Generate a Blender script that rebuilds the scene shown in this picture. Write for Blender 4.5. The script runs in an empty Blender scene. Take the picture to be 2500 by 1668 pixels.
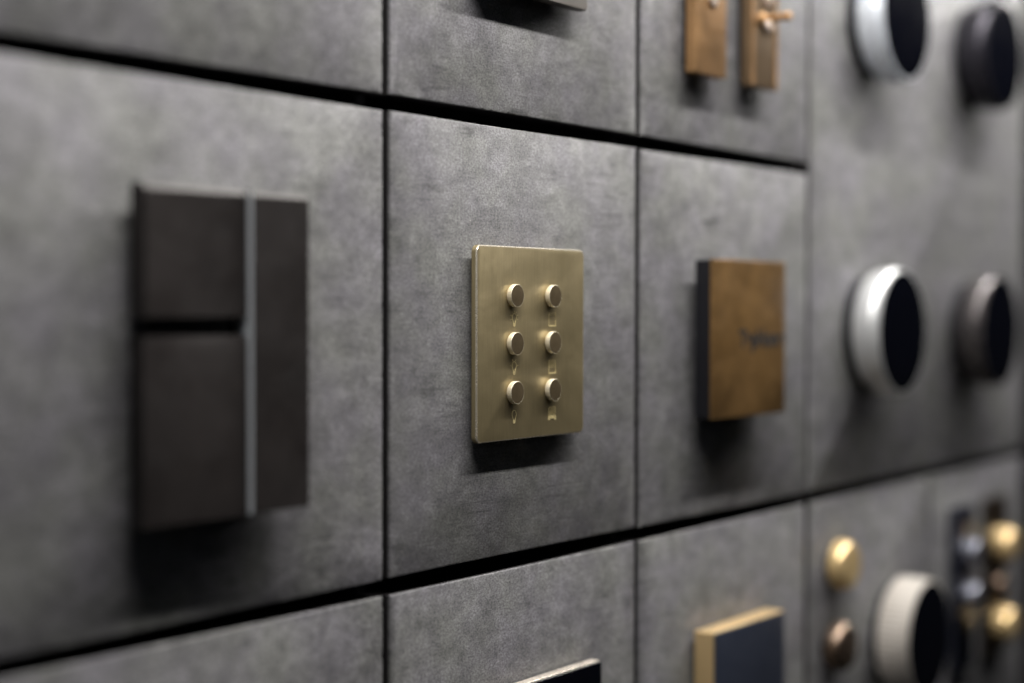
import bpy, bmesh, math, random
from mathutils import Matrix, Vector
random.seed(7)
scene = bpy.context.scene
COL = scene.collection
MM = 0.001
pi = math.pi

# ------------------------------------------------------------------ camera
ALPHA, PITCH, ROLL, DIST = 0.612483, 0.020705, 0.00164, 0.437334
cam_data = bpy.data.cameras.new('camera')
cam = bpy.data.objects.new('camera', cam_data)
COL.objects.link(cam)
fw = Vector((math.cos(ALPHA)*math.cos(PITCH), math.sin(ALPHA)*math.cos(PITCH), -math.sin(PITCH)))
rt = Vector((math.sin(ALPHA), -math.cos(ALPHA), 0))
up = rt.cross(fw)
rt, up = rt*math.cos(ROLL) + up*math.sin(ROLL), up*math.cos(ROLL) - rt*math.sin(ROLL)
m = Matrix((rt, up, -fw)).transposed().to_4x4()
m.translation = Vector((0, -DIST, 0))
cam.matrix_world = m
cam_data.lens = 59.14
cam_data.sensor_width = 36
cam_data.clip_start = 0.01
cam_data.clip_end = 50
cam_data.dof.use_dof = True
focus = Vector((0.611, -0.005, 0.0))
cam_data.dof.focus_distance = (focus - m.translation).dot(fw)
cam_data.dof.aperture_fstop = 2.7
scene.camera = cam

# ------------------------------------------------------------------ light
w = bpy.data.worlds.new('World')
scene.world = w
w.use_nodes = True
bg = w.node_tree.nodes['Background']
bg.inputs[0].default_value = (0.85, 0.92, 1.0, 1)
bg.inputs[1].default_value = 0.006

def area(name, loc, target, sx, sy, power, col):
    l = bpy.data.lights.new(name, 'AREA')
    l.shape = 'RECTANGLE'; l.size = sx; l.size_y = sy; l.energy = power; l.color = col
    o = bpy.data.objects.new(name, l); COL.objects.link(o)
    d = (Vector(target) - Vector(loc)).normalized()
    z = -d; x = Vector((1, 0, 0)); y = z.cross(x).normalized(); x = y.cross(z)
    mm = Matrix((x, y, z)).transposed().to_4x4(); mm.translation = Vector(loc)
    o.matrix_world = mm
    return o
# a strip of showroom downlighting that runs along the display wall, above the picture
area('strip_light', (1.16, -0.205, 0.48), (1.16, 0.0, -0.10), 1.97, 0.02, 18.3, (1.0, 0.97, 0.94))
# the dim room behind the camera
area('room_light', (1.9, -2.2, 1.2), (0.8, 0.0, 0.0), 1.6, 1.0, 0.6, (0.9, 0.95, 1.0))
area('left_fill_light', (-0.75, -0.27, 0.42), (0.6, 0.0, 0.0), 0.2, 0.2, 0.5, (0.80, 0.90, 1.0))  # added fill with no known source, brightens left-facing sides and the switch's pale strip

vs = scene.view_settings
vs.view_transform = 'Standard'; vs.look = 'None'; vs.exposure = 0; vs.gamma = 1
vs.use_curve_mapping = False

# ------------------------------------------------------------------ materials
def newmat(name):
    mt = bpy.data.materials.new(name); mt.use_nodes = True
    nt = mt.node_tree
    return mt, nt, nt.nodes['Principled BSDF']

def N(nt, t, **kw):
    n = nt.nodes.new(t)
    for k, v in kw.items():
        setattr(n, k, v)
    return n

def math_node(nt, op, a, b=None, c=None):
    n = N(nt, 'ShaderNodeMath', operation=op)
    for i, v in enumerate((a, b, c)):
        if v is None: continue
        if isinstance(v, (int, float)): n.inputs[i].default_value = v
        else: nt.links.new(v, n.inputs[i])
    return n.outputs[0]

def coords(nt, scale=(1, 1, 1), rot=(0, 0, 0), rand=True):
    tc = N(nt, 'ShaderNodeTexCoord')
    out = tc.outputs['Object']
    if rand:
        oi = N(nt, 'ShaderNodeObjectInfo')
        mul = math_node(nt, 'MULTIPLY', oi.outputs['Random'], 9.7)
        cb = N(nt, 'ShaderNodeCombineXYZ')
        nt.links.new(mul, cb.inputs[0]); nt.links.new(mul, cb.inputs[2])
        ad = N(nt, 'ShaderNodeVectorMath', operation='ADD')
        nt.links.new(out, ad.inputs[0]); nt.links.new(cb.outputs[0], ad.inputs[1])
        out = ad.outputs[0]
    mp = N(nt, 'ShaderNodeMapping')
    mp.inputs['Scale'].default_value = scale; mp.inputs['Rotation'].default_value = rot
    nt.links.new(out, mp.inputs[0])
    return mp.outputs[0]

def noise(nt, vec, scale, detail=4, rough=0.55, dist=0):
    n = N(nt, 'ShaderNodeTexNoise')
    n.inputs['Scale'].default_value = scale; n.inputs['Detail'].default_value = detail
    n.inputs['Roughness'].default_value = rough; n.inputs['Distortion'].default_value = dist
    nt.links.new(vec, n.inputs['Vector'])
    return n.outputs['Fac']

def remap(nt, v, a, b, c, d, smooth=False):
    n = N(nt, 'ShaderNodeMapRange')
    if smooth: n.interpolation_type = 'SMOOTHSTEP'
    for i, x in enumerate((a, b, c, d)): n.inputs[1+i].default_value = x
    nt.links.new(v, n.inputs[0])
    return n.outputs[0]

def scratches(nt, angle, along, across, lo, hi, sc=1.0):
    """long thin marks: a stretched noise cut to its narrow crest"""
    v = coords(nt, (along, 1, across), (0, angle, 0))
    f = noise(nt, v, sc, 1.5, 0.5, 0.25)
    d = math_node(nt, 'ABSOLUTE', math_node(nt, 'SUBTRACT', f, 0.5))
    line = remap(nt, d, lo, hi, 1, 0)
    msk = remap(nt, noise(nt, coords(nt), 30, 2), 0.54, 0.62, 0, 1)
    return math_node(nt, 'MULTIPLY', line, msk)

def panel_mat():
    mt, nt, b = newmat('stone_look_panel')
    v = coords(nt)
    big = noise(nt, coords(nt, (0.7, 1, 1)), 18, 3, 0.5)
    blot = noise(nt, coords(nt, (0.62, 1, 1)), 85, 9, 0.76, 0.2)
    vert = noise(nt, coords(nt, (0.75, 1, 0.8)), 150, 6, 0.65, 0.2)
    brush = noise(nt, coords(nt, (0.06, 1, 1)), 900, 3, 0.6)
    grain = noise(nt, coords(nt, (0.7, 1, 1)), 1100, 3, 0.8)
    s = math_node(nt, 'MULTIPLY', remap(nt, big, 0.34, 0.66, 0.93, 1.07), remap(nt, blot, 0.30, 0.70, 0.55, 1.36))
    s = math_node(nt, 'MULTIPLY', s, remap(nt, vert, 0.3, 0.7, 0.80, 1.16))
    s = math_node(nt, 'MULTIPLY', s, remap(nt, brush, 0.3, 0.7, 0.93, 1.07))
    s = math_node(nt, 'MULTIPLY', s, remap(nt, grain, 0.34, 0.66, 0.45, 1.6))
    for ang, al, ac in ((0.5, 3, 60), (-0.9, 3, 55), (1.45, 2.5, 70), (0.1, 3, 80)):
        sc = scratches(nt, ang, al, ac, 0.0, 0.009)
        s = math_node(nt, 'MULTIPLY', s, math_node(nt, 'SUBTRACT', 1.0, math_node(nt, 'MULTIPLY', sc, 0.34)))
    # dust and tiny chips
    vo = N(nt, 'ShaderNodeTexVoronoi'); vo.inputs['Scale'].default_value = 190
    nt.links.new(v, vo.inputs['Vector'])
    sel = N(nt, 'ShaderNodeSeparateColor'); nt.links.new(vo.outputs['Color'], sel.inputs[0])
    dust = math_node(nt, 'MULTIPLY', remap(nt, vo.outputs['Distance'], 0.03, 0.075, 1, 0), remap(nt, sel.outputs[0], 0.9, 0.93, 0, 1))
    # colour drifts between a violet grey and a warm greenish grey
    oi = N(nt, 'ShaderNodeObjectInfo')
    s = math_node(nt, 'MULTIPLY', s, remap(nt, oi.outputs['Random'], 0, 1, 0.92, 1.06))
    hue = noise(nt, v, 26, 4, 0.6)
    mx = N(nt, 'ShaderNodeMix', data_type='RGBA')
    mx.inputs['A'].default_value = (0.180, 0.175, 0.188, 1)
    mx.inputs['B'].default_value = (0.182, 0.183, 0.176, 1)
    nt.links.new(remap(nt, hue, 0.38, 0.62, 0, 1), mx.inputs['Factor'])
    vm = N(nt, 'ShaderNodeVectorMath', operation='SCALE')
    nt.links.new(mx.outputs['Result'], vm.inputs[0]); nt.links.new(s, vm.inputs['Scale'])
    mx2 = N(nt, 'ShaderNodeMix', data_type='RGBA')
    nt.links.new(dust, mx2.inputs['Factor']); nt.links.new(vm.outputs[0], mx2.inputs['A'])
    mx2.inputs['B'].default_value = (0.5, 0.48, 0.44, 1)
    nt.links.new(mx2.outputs['Result'], b.inputs['Base Color'])
    b.inputs['Metallic'].default_value = 0.0
    nt.links.new(remap(nt, blot, 0.3, 0.7, 0.62, 0.48), b.inputs['Roughness'])
    b.inputs['Specular IOR Level'].default_value = 0.5
    bp = N(nt, 'ShaderNodeBump'); bp.inputs['Strength'].default_value = 0.35; bp.inputs['Distance'].default_value = 0.00025
    hgt = math_node(nt, 'ADD', grain, math_node(nt, 'MULTIPLY', brush, 0.5))
    nt.links.new(hgt, bp.inputs['Height']); nt.links.new(bp.outputs[0], b.inputs['Normal'])
    return mt

def metal(name, col, rough=0.4, metallic=1.0, brush=None, bstr=0.1, patina=0.0, pscale=40, dust=False, var=0.06, spec=0.5):
    mt, nt, b = newmat(name)
    v = coords(nt)
    g = noise(nt, v, 1800, 2, 0.6)
    s = remap(nt, g, 0.3, 0.7, 1-var, 1+var)
    if brush:
        br = noise(nt, coords(nt, brush), 1600, 3, 0.6)
        s = math_node(nt, 'MULTIPLY', s, remap(nt, br, 0.3, 0.7, 1-bstr, 1+bstr))
    if patina:
        pt = noise(nt, v, pscale, 5, 0.6, 0.0)
        s = math_node(nt, 'MULTIPLY', s, remap(nt, pt, 0.35, 0.65, 1-patina, 1+patina))
    rgb = N(nt, 'ShaderNodeRGB'); rgb.outputs[0].default_value = (*col, 1)
    vm = N(nt, 'ShaderNodeVectorMath', operation='SCALE')
    nt.links.new(rgb.outputs[0], vm.inputs[0]); nt.links.new(s, vm.inputs['Scale'])
    out = vm.outputs[0]
    if dust:
        vo = N(nt, 'ShaderNodeTexVoronoi'); vo.inputs['Scale'].default_value = 150
        nt.links.new(v, vo.inputs['Vector'])
        sel = N(nt, 'ShaderNodeSeparateColor'); nt.links.new(vo.outputs['Color'], sel.inputs[0])
        d = math_node(nt, 'MULTIPLY', remap(nt, vo.outputs['Distance'], 0.02, 0.05, 1, 0), remap(nt, sel.outputs[0], 0.8, 0.85, 0, 0.7))
        mx = N(nt, 'ShaderNodeMix', data_type='RGBA')
        nt.links.new(d, mx.inputs['Factor']); nt.links.new(out, mx.inputs['A']); mx.inputs['B'].default_value = (0.75, 0.68, 0.55, 1)
        out = mx.outputs['Result']
    nt.links.new(out, b.inputs['Base Color'])
    b.inputs['Metallic'].default_value = metallic
    b.inputs['Specular IOR Level'].default_value = spec
    smear = noise(nt, coords(nt, (0.6, 1, 1)), 45, 5, 0.65, 0.5)
    rv = math_node(nt, 'MULTIPLY', remap(nt, g, 0.3, 0.7, rough*0.9, rough*1.1), remap(nt, smear, 0.35, 0.65, 0.82, 1.2))
    nt.links.new(rv, b.inputs['Roughness'])
    bp = N(nt, 'ShaderNodeBump'); bp.inputs['Strength'].default_value = 0.12; bp.inputs['Distance'].default_value = 0.0001
    nt.links.new(s, bp.inputs['Height']); nt.links.new(bp.outputs[0], b.inputs['Normal'])
    return mt

M_PANEL = panel_mat()
M_BACK = metal('black_backing', (0.006, 0.006, 0.007), 0.8, 0.0, spec=0.1)
M_BRASS = metal('antique_brass', (0.39, 0.318, 0.178), 0.41, 0.65, (1, 1, 0.04), 0.08, 0.08, 30, dust=True)
M_BUTTON = metal('button_brass', (0.25, 0.19, 0.11), 0.36, 0.75, None, 0, 0.08, 250, dust=True)
M_BTNSIDE = metal('turned_brass', (0.84, 0.76, 0.58), 0.42, 0.35, (1, 0.03, 1), 0.15)
M_ICON = metal('bright_engraving', (0.85, 0.72, 0.38), 0.35, 0.35)
M_GOLD = metal('aged_gold', (0.33, 0.19, 0.072), 0.36, 0.75, (1, 1, 0.12), 0.12, 0.5, 17)
M_COPPER = metal('copper_brass', (0.38, 0.22, 0.10), 0.38, 0.65, (1, 1, 0.05), 0.06, 0.22, 40)
M_DARKBRASS = metal('dark_brass', (0.17, 0.115, 0.065), 0.45, 0.6, (1, 1, 0.05), 0.06, 0.12, 45)
M_LEVER = metal('lever_copper', (0.46, 0.27, 0.12), 0.42, 0.5)
M_SCREW = metal('pale_screw', (0.75, 0.62, 0.52), 0.35, 0.8)
M_BRONZE = metal('dark_bronze', (0.025, 0.021, 0.020), 0.45, 0.25, (1, 1, 0.05), 0.22, 0.22, 20, spec=0.4)
M_LITSIDE = metal('bluish_lit_side', (0.92, 0.96, 1.0), 0.3, 0.3)  # pale bluish tone paints the light on the column's left side
M_BLACK = metal('black_plastic', (0.008, 0.008, 0.011), 0.5, 0.0, spec=0.3)
M_GREY = metal('taupe_plate', (0.16, 0.145, 0.13), 0.45, 0.4)
M_SILVER = metal('satin_silver', (0.74, 0.75, 0.75), 0.36, 0.6)
M_CHROME = metal('polished_steel', (0.88, 0.93, 1.0), 0.27, 0.45)
M_DARKRING = metal('dark_ring', (0.030, 0.028, 0.036), 0.26, 0.6)
M_BROWNRING = metal('brown_ring', (0.11, 0.10, 0.10), 0.28, 0.7)
M_GLASS = metal('black_glass', (0.0015, 0.0018, 0.004), 0.16, 0.0, spec=0.5, var=0.0)
M_NAVY = metal('navy_face', (0.030, 0.036, 0.055), 0.40, 0.1)
M_GOLDEDGE = metal('gold_frame', (0.80, 0.58, 0.30), 0.30, 0.6)
M_TOPEDGE = metal('lit_bronze_edge', (0.10, 0.095, 0.092), 0.42, 0.5)  # lighter bronze, puts the light caught by the top chamfers into the colour
M_STEEL = metal('dull_steel', (0.26, 0.27, 0.32), 0.3, 0.8)
M_CORE = metal('panel_core', (0.022, 0.020, 0.021), 0.7, 0.0, spec=0.2)
M_BRASSEDGE = metal('lit_brass_edge', (0.95, 0.86, 0.68), 0.25, 0.7)  # paler brass, paints the highlight along the button plate's front bevel
M_PALE = metal('pale_metal_edge', (0.85, 0.76, 0.66), 0.3, 0.6)
M_WHITE = metal('ivory_ribbed', (0.58, 0.54, 0.49), 0.42, 0.3)
M_POLBRASS = metal('polished_brass', (0.90, 0.66, 0.33), 0.22, 0.5)
M_KNOBBRONZE = metal('bronze_knob', (0.26, 0.19, 0.14), 0.26, 0.9)
M_INK = metal('black_ink', (0.012, 0.011, 0.010), 0.6, 0.0)
M_SLATE = metal('slate_plate', (0.018, 0.020, 0.032), 0.38, 0.3)
M_UMBER = metal('umber_plate', (0.020, 0.014, 0.009), 0.38, 0.3)

# ------------------------------------------------------------------ builders (everything in mm, wall face at y = 0, +out = into the room)
def finish(bm, name, mat, parent=None, loc=(0, 0, 0), angle=32):
    bmesh.ops.recalc_face_normals(bm, faces=bm.faces)
    for e in bm.edges:
        if len(e.link_faces) == 2:
            e.smooth = e.calc_face_angle(0) < math.radians(angle)
    for f in bm.faces: f.smooth = True
    me = bpy.data.meshes.new(name); bm.to_mesh(me); bm.free()
    me.materials.append(mat)
    o = bpy.data.objects.new(name, me); COL.objects.link(o)
    o.location = loc
    if parent: o.parent = parent
    return o

def rrect(wd, ht, r, seg=6):
    if r <= 0:
        return [(wd/2, -ht/2), (wd/2, ht/2), (-wd/2, ht/2), (-wd/2, -ht/2)]
    pts = []
    for cx, cz, a0 in ((wd/2-r, -ht/2+r, -pi/2), (wd/2-r, ht/2-r, 0), (-wd/2+r, ht/2-r, pi/2), (-wd/2+r, -ht/2+r, pi)):
        for i in range(seg+1):
            a = a0 + pi/2*i/seg
            pts.append((cx + r*math.cos(a), cz + r*math.sin(a)))
    return pts

def add_plate(bm, cx, cz, wd, ht, r, prof, seg=6):
    """stack of rounded rectangles; prof = [(out, inset), ...] from the wall outwards"""
    rings = []
    for out, ins in prof:
        rr = max(r-ins, 0.02) if r > 0 else 0
        rings.append([bm.verts.new(((cx+x)*MM, -out*MM, (cz+z)*MM)) for x, z in rrect(wd-2*ins, ht-2*ins, rr, seg)])
    n = len(rings[0])
    bm.faces.new(rings[0]); bm.faces.new(rings[-1])
    for a, b in zip(rings, rings[1:]):
        for i in range(n):
            bm.faces.new((a[i], a[(i+1) % n], b[(i+1) % n], b[i]))

def bevel_prof(a, b, c):
    """side from out=a to out=b with a rounded front edge of size c"""
    p = [(a, 0)]
    for i in range(4):
        t = i/3*pi/2
        p.append((b - c + c*math.sin(t), c - c*math.cos(t)))
    return p

def plate(name, mat, cx, cz, wd, ht, r, prof, parent=None, ox=0, oz=0):
    bm = bmesh.new(); add_plate(bm, cx, cz, wd, ht, r, prof)
    return finish(bm, name, mat, parent)

def lathe(name, mat, cx, cz, prof, parent=None, seg=72, ribs=None):
    """turned shape with its axis out of the wall; prof = [(out, radius), ...]"""
    bm = bmesh.new(); rings = []
    for out, r in prof:
        if r <= 0:
            rings.append([bm.verts.new((cx*MM, -out*MM, cz*MM))]); continue
        ring = []
        for i in range(seg):
            a = 2*pi*i/seg
            rr = r
            if ribs and ribs[0] <= out <= ribs[1] and i % 2: rr = r - ribs[2]
            ring.append(bm.verts.new(((cx+rr*math.cos(a))*MM, -out*MM, (cz+rr*math.sin(a))*MM)))
        rings.append(ring)
    for a, b in zip(rings, rings[1:]):
        if len(a) == 1 and len(b) == 1: continue
        for i in range(seg):
            j = (i+1) % seg
            if len(a) == 1: bm.faces.new((a[0], b[j], b[i]))
            elif len(b) == 1: bm.faces.new((a[i], a[j], b[0]))
            else: bm.faces.new((a[i], a[j], b[j], b[i]))
    if len(rings[0]) > 1: bm.faces.new(rings[0])
    if len(rings[-1]) > 1: bm.faces.new(rings[-1])
    return finish(bm, name, mat, parent)

def ribbon(bm, pts, wdt, out, closed=False, th=0.10):
    """flat engraved line of width wdt along pts (mm), standing th proud"""
    n = len(pts); L = []; R = []
    for i in range(n):
        if closed: p, q = pts[i-1], pts[(i+1) % n]
        else: p, q = pts[max(i-1, 0)], pts[min(i+1, n-1)]
        dx, dz = q[0]-p[0], q[1]-p[1]; l = math.hypot(dx, dz) or 1
        nx, nz = -dz/l*wdt/2, dx/l*wdt/2
        x, z = pts[i]
        L.append((x+nx, z+nz)); R.append((x-nx, z-nz))
    def V(p, o): return bm.verts.new((p[0]*MM, -o*MM, p[1]*MM))
    lt = [V(p, out+th) for p in L]; rtv = [V(p, out+th) for p in R]
    lb = [V(p, out-0.05) for p in L]; rb = [V(p, out-0.05) for p in R]
    for i in range(n if closed else n-1):
        j = (i+1) % n
        bm.faces.new((lt[i], lt[j], rtv[j], rtv[i])); bm.faces.new((lt[i], lb[i], lb[j], lt[j])); bm.faces.new((rtv[i], rtv[j], rb[j], rb[i]))
    if not closed:
        bm.faces.new((lt[0], rtv[0], rb[0], lb[0])); bm.faces.new((lt[-1], lb[-1], rb[-1], rtv[-1]))

def tag(o, label, cat, group=None):
    o['label'] = label; o['category'] = cat
    if group: o['group'] = group
    return o

def thing(name, x, z, label, cat, group=None):
    """the things are modelled round their own point on the wall"""
    o = bpy.data.objects.new(name, None); COL.objects.link(o)
    o.location = (x*MM, 0, z*MM); o.empty_display_size = 0.01
    return tag(o, label, cat, group)

# ------------------------------------------------------------------ setting: backing wall
bm = bmesh.new()
for x0, x1, z0, z1, y0, y1 in ((-900, 2600, -900, 900, 14, 60),):
    vs_ = [bm.verts.new((x*MM, y*MM, z*MM)) for x in (x0, x1) for y in (y0, y1) for z in (z0, z1)]
    for f in ((0, 1, 3, 2), (4, 6, 7, 5), (0, 4, 5, 1), (2, 3, 7, 6), (0, 2, 6, 4), (1, 5, 7, 3)):
        bm.faces.new([vs_[i] for i in f])
wall = finish(bm, 'wall', M_BACK); wall['kind'] = 'structure'

# ------------------------------------------------------------------ panels
XB = [333.1, 533.1, 733.1, 933.1, 1133.1, 1333.1, 1533.1]
ZT, ZM, ZL, ZB = 282.1, 83.24, -115.63, -314.5
HG, VG = 3.5, 2.5
def panel(x0, x1, z0, z1, label, dy=0.0, dz=0.0):
    wd, ht = x1-x0-2*VG, z1-z0-2*HG
    cx, cz = (x0+x1)/2, (z0+z1)/2+dz
    bm = bmesh.new()
    # the cut edge is slightly ragged, with a few small chips
    rn = random.Random(int(x0*7+z0*13))
    pts = []
    for (ax, az), (bx, bz) in (((1, -1), (1, 1)), ((1, 1), (-1, 1)), ((-1, 1), (-1, -1)), ((-1, -1), (1, -1))):
        n = int((ht if ax == bx else wd)/1.6)
        for i in range(n):
            q = i/n
            nx, nz = (ax, 0) if ax == bx else (0, az)
            pts.append((ax*wd/2*(1-q)+bx*wd/2*q, az*ht/2*(1-q)+bz*ht/2*q, nx, nz, rn.random(), rn.random()))
    def ring(out, ins, jit, chip):
        r_ = []
        for px, pz, nx, nz, u, v in pts:
            d = ins + jit*(u-0.3) + (chip*v if v > 0.93 else 0)
            sx, sz = 1-2*ins/wd, 1-2*ins/ht
            r_.append(bm.verts.new(((px*sx - nx*(d-ins))*MM, -out*MM, (pz*sz - nz*(d-ins))*MM)))
        return r_
    rg = [ring(dy-13.5, 0, 0, 0), ring(dy-1.3, 0, 0, 0), ring(dy-0.7, 0, 0.10, 0.25), ring(dy-0.2, 0.15, 0.14, 0.45), ring(dy, 0.6, 0.22, 0.7)]
    bm.faces.new(rg[0]); bm.faces.new(rg[-1])
    for k, (p, q) in enumerate(zip(rg, rg[1:])):
        for i in range(len(p)):
            f = bm.faces.new((p[i], p[(i+1) % len(p)], q[(i+1) % len(p)], q[i]))
            if k == 0: f.material_index = 1
    o = finish(bm, 'display_panel', M_PANEL, None, (cx*MM, 0, cz*MM), angle=25)
    o.data.materials.append(M_CORE)
    return tag(o, label, 'display panel', 'grey stone-look panels of the display wall')
panel(XB[0], XB[1], ZM, ZT, 'blank grey stone-look panel directly above the one with the dark bronze switch', 0, -0.3)
panel(XB[0], XB[1], ZL, ZM, 'grey stone-look panel carrying the big dark bronze switch', 0.15)
panel(XB[0], XB[1], ZB, ZL, 'grey stone-look panel directly below the one with the dark bronze switch', 0.3, 0.6)
panel(XB[1], XB[2], ZM, ZT, 'grey panel above the six-button brass plate, with a taupe plate cut by the frame', 0, 0.0)
panel(XB[1], XB[2], ZL, ZM, 'scratched grey panel carrying the brass plate with six round buttons', 0, 0.4)
panel(XB[1], XB[2], ZB, ZL, 'grey panel below the six-button brass plate, carrying a black plate', 0.1, 0.2)
panel(XB[2], XB[3], ZM, ZT, 'pale grey panel carrying the two tall copper-brass toggle plates', 0.2)
panel(XB[2], XB[3], ZL, ZM, 'grey panel carrying the black box with the mottled gold face', 0.1)
panel(XB[2], XB[3], ZB, ZL, 'grey panel carrying the navy plate in a gold frame', 0.0)
panel(XB[3]+2.2, XB[5], ZL, ZT, 'double-size grey panel carrying the four round thermostats', -0.9)
panel(XB[3]+2.2, XB[4], ZB, ZL, 'grey panel carrying two metal knobs and the ivory ribbed thermostat', -0.3)
panel(XB[4], XB[5], ZB, ZL, 'grey panel carrying the two slim dark plates with shiny knobs', -0.2)

# ------------------------------------------------------------------ dark bronze switch
t = thing('rocker_switch', 430, -17, 'large dark bronze switch of two stacked keys beside a tall proud column', 'light switch')
def block(name, mat, x0, x1, z0, z1, a, b, top=0.0, left=0.0, bottom=0.0, small=0.3, parent=None, cx=0, cz=0, depth=None, edge=None):
    """box from out=a to b whose front edge is chamfered by its own amount on top, left and bottom"""
    bm = bmesh.new()
    def ring(out, l, r, bt, tp):
        return [bm.verts.new(((x-cx)*MM, -out*MM, (z-cz)*MM)) for x, z in ((x0+l, z0+bt), (x1-r, z0+bt), (x1-r, z1-tp), (x0+l, z1-tp))]
    rg = [ring(a, 0, 0, 0, 0)]
    mx = max(top, left, bottom, small)
    rg.append(ring(b-(depth or mx*0.9), 0, 0, 0, 0))
    rg.append(ring(b, max(left, small), small, max(bottom, small), max(top, small)))
    bm.faces.new(rg[0]); bm.faces.new(rg[-1])
    for p, q in zip(rg, rg[1:]):
        for i in range(4): bm.faces.new((p[i], p[(i+1) % 4], q[(i+1) % 4], q[i]))
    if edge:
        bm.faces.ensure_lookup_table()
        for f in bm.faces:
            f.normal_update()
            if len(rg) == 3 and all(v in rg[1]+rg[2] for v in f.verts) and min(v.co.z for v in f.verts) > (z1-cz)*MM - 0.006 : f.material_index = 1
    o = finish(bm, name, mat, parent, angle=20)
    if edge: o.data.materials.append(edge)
    return o
kw = dict(parent=t, cx=430, cz=-17)
block('back_box', M_BLACK, 397, 464, -72, 36, 0.0, 5.0, small=0.2, **kw)
block('key', M_BRONZE, 391.2, 440.4, -4.1, 41.9, 5.0, 12.0, top=2.2, small=0.35, depth=2.0, edge=M_TOPEDGE, **kw)
block('key', M_BRONZE, 391.2, 440.4, -75.4, -10.4, 5.0, 12.0, top=3.8, left=4.2, small=0.35, depth=1.0, **kw)
block('side_column', M_BRONZE, 441.1, 471.0, -75.0, 41.6, 5.0, 13.8, top=2.0, small=0.35, depth=2.0, edge=M_TOPEDGE, **kw)
block('lit_side_strip', M_LITSIDE, 440.7, 441.0, -75.0, 40.8, 5.0, 13.7, small=0.1, **kw)  # added pale strip, stands for the column's left side catching light

# ------------------------------------------------------------------ brass plate with six buttons
PX, PZ = 631, -16.4
t = thing('button_plate', PX, PZ, 'brushed antique brass wall plate with six round buttons and engraved icons', 'light switch')
plate('back_box', M_BLACK, 0, 0, 70, 70, 2, [(0, 0), (2.5, 0)], t)
plate('face_plate', M_BRASS, 0, 0, 86, 86.6, 3.2, [(2.5, 0.2), (2.7, 0), (4.8, 0), (5.1, 0.06), (5.38, 0.25), (5.5, 0.6)], t)
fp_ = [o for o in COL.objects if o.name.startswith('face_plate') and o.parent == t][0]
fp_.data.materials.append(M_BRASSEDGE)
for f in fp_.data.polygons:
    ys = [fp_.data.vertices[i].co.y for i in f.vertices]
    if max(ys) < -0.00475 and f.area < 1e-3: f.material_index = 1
for ix, bx in enumerate((615.2-PX, 645.6-PX)):
    for iz, bz in enumerate((4.9-PZ, -16.5-PZ, -38.4-PZ)):
        b = lathe('button', M_BTNSIDE, bx, bz, [(5.4, 4.6), (6.0, 4.6), (6.0, 5.0), (6.1, 5.12), (7.95, 5.12), (8.12, 5.07), (8.22, 4.97), (8.20, 4.90)], t, 64)
        lathe('button_face', M_BUTTON, bx, bz, [(8.0, 4.90), (8.21, 4.89), (8.23, 4.7), (8.23, 0)], b, 64)
def bulb(cx, cz, rays):
    bm = bmesh.new(); p = []
    for i in range(25):
        a = math.radians(-42 + (264)*i/24)
        p.append((cx + 1.62*math.cos(a), cz + 1.15 + 1.75*math.sin(a)))
    p = [(cx+0.62, cz-1.45)] + p + [(cx-0.62, cz-1.45)]
    ribbon(bm, p, 0.30, 5.5)
    for k, wd in ((-1.62, 0.72), (-2.05, 0.72), (-2.48, 0.60)):
        ribbon(bm, [(cx-wd, cz+k), (cx+wd, cz+k)], 0.30, 5.5)
    ribbon(bm, [(cx-0.72, cz-1.5), (cx-0.72, cz-2.4), (cx-0.3, cz-2.85), (cx+0.3, cz-2.85), (cx+0.72, cz-2.4), (cx+0.72, cz-1.5)], 0.29, 5.5)
    rr = {2: (20, -20, 160, 200, 60, 90, 120), 1: (0, 180, 62, 118), 0: ()}[rays]
    for a in rr:
        a = math.radians(a)
        ribbon(bm, [(cx+2.35*math.cos(a), cz+1.15+2.3*math.sin(a)), (cx+3.1*math.cos(a), cz+1.15+3.0*math.sin(a))], 0.29, 5.5)
    return finish(bm, 'bulb_icon', M_ICON, t)
def blind(cx, cz, kind):
    bm = bmesh.new(); h = 2.95; wd = 2.75
    if kind == 0: zs = [h, h-0.85]
    elif kind == 1: zs = [h, h-0.8, h-1.6, h-2.4, h-3.2]
    else: zs = [h, h-0.8, h-1.6, h-2.4, h-3.2]
    if kind < 2:
        ribbon(bm, [(cx-wd, cz-h), (cx-wd, cz+h), (cx+wd, cz+h), (cx+wd, cz-h)], 0.29, 5.5)
        ribbon(bm, [(cx-wd-0.1, cz-h), (cx+wd+0.1, cz-h)], 0.55, 5.5)
    else:
        ribbon(bm, [(cx-wd, cz-h+1.6), (cx-wd, cz+h), (cx+wd, cz+h), (cx+wd, cz-h+1.6)], 0.29, 5.5)
        for q in (1.9, 1.35, 0.85): ribbon(bm, [(cx-wd, cz-h+q), (cx+wd, cz-h+q)], 0.34, 5.5)
        for s in (-1, 1):
            ribbon(bm, [(cx+s*wd, cz-h+2.0), (cx+s*(wd+0.2), cz-h+0.1)], 0.5, 5.5)
            ribbon(bm, [(cx+s*(wd-1.6), cz-h+0.9), (cx+s*(wd-0.2), cz-h+0.15)], 0.5, 5.5)
    for z in zs[1:]: ribbon(bm, [(cx-wd, cz+z), (cx+wd, cz+z)], 0.2, 5.5)
    return finish(bm, 'blind_icon', M_ICON, t)
for k, z in enumerate((-6.0, -27.5, -49.4)): bulb(616.3-PX, z-PZ, 2-k)
for k, z in enumerate((-5.9, -27.7, -49.4)): blind(646.9-PX, z-PZ, k)

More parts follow.
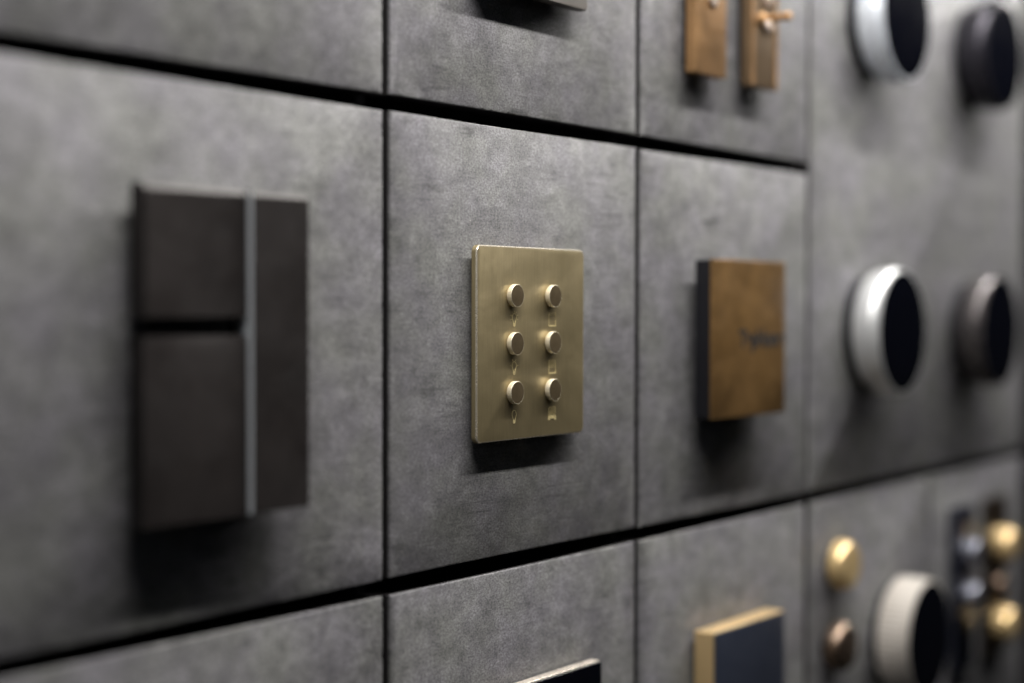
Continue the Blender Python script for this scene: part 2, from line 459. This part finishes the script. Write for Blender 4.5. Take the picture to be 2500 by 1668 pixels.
# ------------------------------------------------------------------ taupe plate above, black plate below
t = thing('wall_plate', 630, 182.5, 'taupe plate at the top edge, above the six-button brass plate', 'wall plate')
plate('back_box', M_BLACK, 0, 0, 76, 76, 1, [(0, 0), (3.0, 0)], t)
plate('face_plate', M_GREY, 0, 0, 86, 86, 2.2, bevel_prof(3.0, 8.0, 0.5), t)
t = thing('wall_plate', 644, -214, 'glossy black plate with a thin bright top edge, below the six-button brass plate', 'wall plate')
plate('metal_frame', M_PALE, 0, 0, 87, 87, 1.5, bevel_prof(2.0, 6.6, 0.4), t)
plate('face_plate', M_GLASS, 0, 0, 85.6, 85.6, 1.0, bevel_prof(6.6, 8.0, 0.3), t)

# ------------------------------------------------------------------ two tall toggle plates
t = thing('toggle_plate', 791.5, 183, 'tall light copper-brass plate left of the plate with the sticking-out lever', 'light switch', 'tall brass toggle plates')
plate('back_box', M_BLACK, 0, 0, 26, 112, 0.5, [(0, 0), (4.0, 0)], t)
plate('face_plate', M_COPPER, 0, 0, 34, 121, 0.8, [(4.0, 0), (9.2, 0), (9.8, 0.2), (10, 0.7)], t)
for z in (-20.5, 20.5): lathe('screw', M_SCREW, 1.0, z, [(10, 4.1), (10.8, 4.1), (11.6, 3.2), (11.9, 0)], t, 32)
t = thing('toggle_plate', 853.5, 183, 'tall dark brass plate with a copper lever sticking out of it', 'light switch', 'tall brass toggle plates')
plate('back_box', M_BLACK, 0, 0, 24, 112, 0.5, [(0, 0), (4.0, 0)], t)
plate('face_plate', M_DARKBRASS, 0, 0, 32, 121, 0.8, [(4.0, 0), (9.2, 0), (9.8, 0.2), (10, 0.7)], t)
for sx in (-1, 1):
    bm = bmesh.new(); add_plate(bm, sx*14.2, 0, 3.4, 120.6, 0.4, [(9.6, 0), (10.3, 0), (10.5, 0.25)])
    finish(bm, 'edge_strip', M_COPPER, t)
for z in (-26, -11.2): lathe('screw', M_SCREW, 3.5, z, [(10, 3.9), (10.8, 3.9), (11.6, 3.0), (11.9, 0)], t, 32)
lathe('lever_collar', M_LEVER, -4, -22.6, [(10, 3.4), (11.6, 3.4), (12.6, 2.5)], t, 40)
lathe('lever', M_LEVER, -4, -22.6, [(12.3, 1.7), (18, 1.8), (25, 2.3), (27, 2.4), (28, 1.8), (28.3, 0)], t, 40)

# ------------------------------------------------------------------ black box with gold face
t = thing('room_controller', 825.6, -17, 'thick black box with a mottled gold face and small black lettering', 'controller')
plate('back_box', M_BLACK, 6, 0, 62, 70, 0.8, [(0, 0), (5.5, 0)], t)
plate('body', M_BLACK, 0, 0, 85, 84, 0.8, bevel_prof(5.5, 14.6, 0.4), t)
fp = plate('face_plate', M_GOLD, 0, 0, 86, 84.6, 0.6, bevel_prof(14.6, 16.0, 0.25), t)
def lettering(text, mat, cx, cz, width, out, parent, height=None):
    cu = bpy.data.curves.new('lettering', 'FONT'); cu.body = text; cu.extrude = 0.01; cu.offset = 0.055
    cu.resolution_u = 6
    tmp = bpy.data.objects.new('tmp', cu); COL.objects.link(tmp)
    dg = bpy.context.evaluated_depsgraph_get(); dg.update()
    me = bpy.data.meshes.new_from_object(tmp.evaluated_get(dg)); bpy.data.objects.remove(tmp)
    xs = [v.co.x for v in me.vertices]; s = width/(max(xs)-min(xs)); x0 = min(xs)
    for v in me.vertices:
        x, y, z = v.co
        v.co = ((cx + (x-x0)*s - width/2)*MM, -(out + (0.06 if z > 0 else -0.03))*MM, (cz + y*s*0.95)*MM)
    me.name = 'lettering'; me.materials.clear(); me.materials.append(mat)
    o = bpy.data.objects.new('lettering', me); COL.objects.link(o); o.parent = parent
    return o
lettering('TapHome', M_INK, 14.8, -4.4, 55, 16.0, fp)

# ------------------------------------------------------------------ round thermostats
def thermostat(x, z, ring, label, ribbed=False, R=40.6, face=38.4, lip=None):
    t = thing('round_thermostat', x, z, label, 'thermostat', 'round black-faced thermostats')
    lathe('base', M_BLACK, 0, 0, [(0, 36), (7, 36)], t)
    if ribbed:
        lathe('ribbed_ring', ring, 0, 0, [(4, R-1.5), (5, R), (21.5, R), (23.5, R-1.2), (25.6, face+0.9), (26, face-0.4)], t, 120, (4.5, 22, 1.1))
    else:
        lathe('metal_ring', ring, 0, 0, [(6, R-5), (7, R-2.6), (9, R-1.4), (19.0, R), (20.6, R-0.5), (22.6, R-2.2), (25.0, face+0.7), (25.3, face-0.6)], t, 144)
    fz = 26 if ribbed else 25.2
    lathe('glass_face', M_GLASS, 0, 0, [(fz-1, face-0.3), (fz+0.05, face-0.35), (fz+0.5, face-2.5), (fz+1.0, face*0.6), (fz+1.15, 0)], t, 96)
    return t
thermostat(1024, 184, M_CHROME, 'polished steel thermostat at the top, above the white-silver one')
thermostat(1020, -15.6, M_SILVER, 'white-silver thermostat below the polished steel one')
thermostat(1209, 184, M_DARKRING, 'nearly black thermostat at the top, right of the polished steel one')
thermostat(1205, -17, M_BROWNRING, 'grey-brown thermostat right of the white-silver one')
thermostat(1067, -219, M_WHITE, 'ivory ribbed thermostat right of the two round metal knobs', True, 39.0, 37.2)

# ------------------------------------------------------------------ round knobs
def knob(name, mat, x, z, r, a, b, parent=None):
    return lathe(name, mat, x, z, [(a, r*0.93), (a+0.5, r*0.97), (a+(b-a)*0.3, r)] + [(a+(b-a)*0.3 + (b-a)*0.7*math.sin(q*pi/16), r-r*0.22*(1-math.cos(q*pi/16))) for q in range(1, 9)] + [(b, 0)], parent, 72)
t = thing('dimmer_knob', 970, -159.8, 'shiny brass dimmer knob, above the darker bronze one', 'knob', 'round dimmer knobs')
lathe('base', M_BLACK, 0, 0, [(0, 12), (4.5, 12)], t, 48); knob('cap', M_POLBRASS, 0, 0, 15.6, 3.0, 13.5, t)
t = thing('dimmer_knob', 966, -210, 'dull bronze dimmer knob below the shiny brass one', 'knob', 'round dimmer knobs')
lathe('base', M_BLACK, 0, 0, [(0, 12), (4.5, 12)], t, 48); knob('cap', M_KNOBBRONZE, 0, 0, 15.6, 3.0, 13.5, t)

# ------------------------------------------------------------------ slim dark plates with knobs
t = thing('knob_plate', 1191, -205, 'slim slate-blue plate with two silver knobs, beside the ribbed thermostat', 'wall plate', 'slim dark plates with knobs')
plate('face_plate', M_SLATE, 0, 0, 42, 121, 1.0, bevel_prof(0, 4, 0.5), t)
for z in (28, -4): knob('knob', M_STEEL, -1, z, 9.2, 4, 16, t)
plate('black_inset', M_GLASS, 0, -38, 32, 36, 0.6, bevel_prof(3.8, 4.6, 0.2), t)
t = thing('knob_plate', 1262, -205, 'slim umber plate with two bright gold knobs at the lower right edge', 'wall plate', 'slim dark plates with knobs')
plate('face_plate', M_UMBER, 0, 0, 46, 121, 1.0, bevel_prof(0, 4, 0.5), t)
for z in (25, -36): knob('gold_knob', M_POLBRASS, 2, z, 12.6, 4, 17, t)
knob('bronze_knob', M_KNOBBRONZE, -2, -5.5, 8.2, 4, 12, t)

# ------------------------------------------------------------------ navy plate in gold frame
t = thing('framed_plate', 832, -215.5, 'navy plate in a thick gold frame', 'wall plate')
plate('gold_frame', M_GOLDEDGE, 0, 0, 84, 84.6, 0.8, bevel_prof(2.0, 13.4, 0.5), t)
plate('back_box', M_BLACK, 0, 0, 76, 76, 0.8, [(0, 0), (2.0, 0)], t)
plate('navy_face', M_NAVY, 0, 0, 82.6, 83.2, 0.6, bevel_prof(13.3, 14.2, 0.25), t)
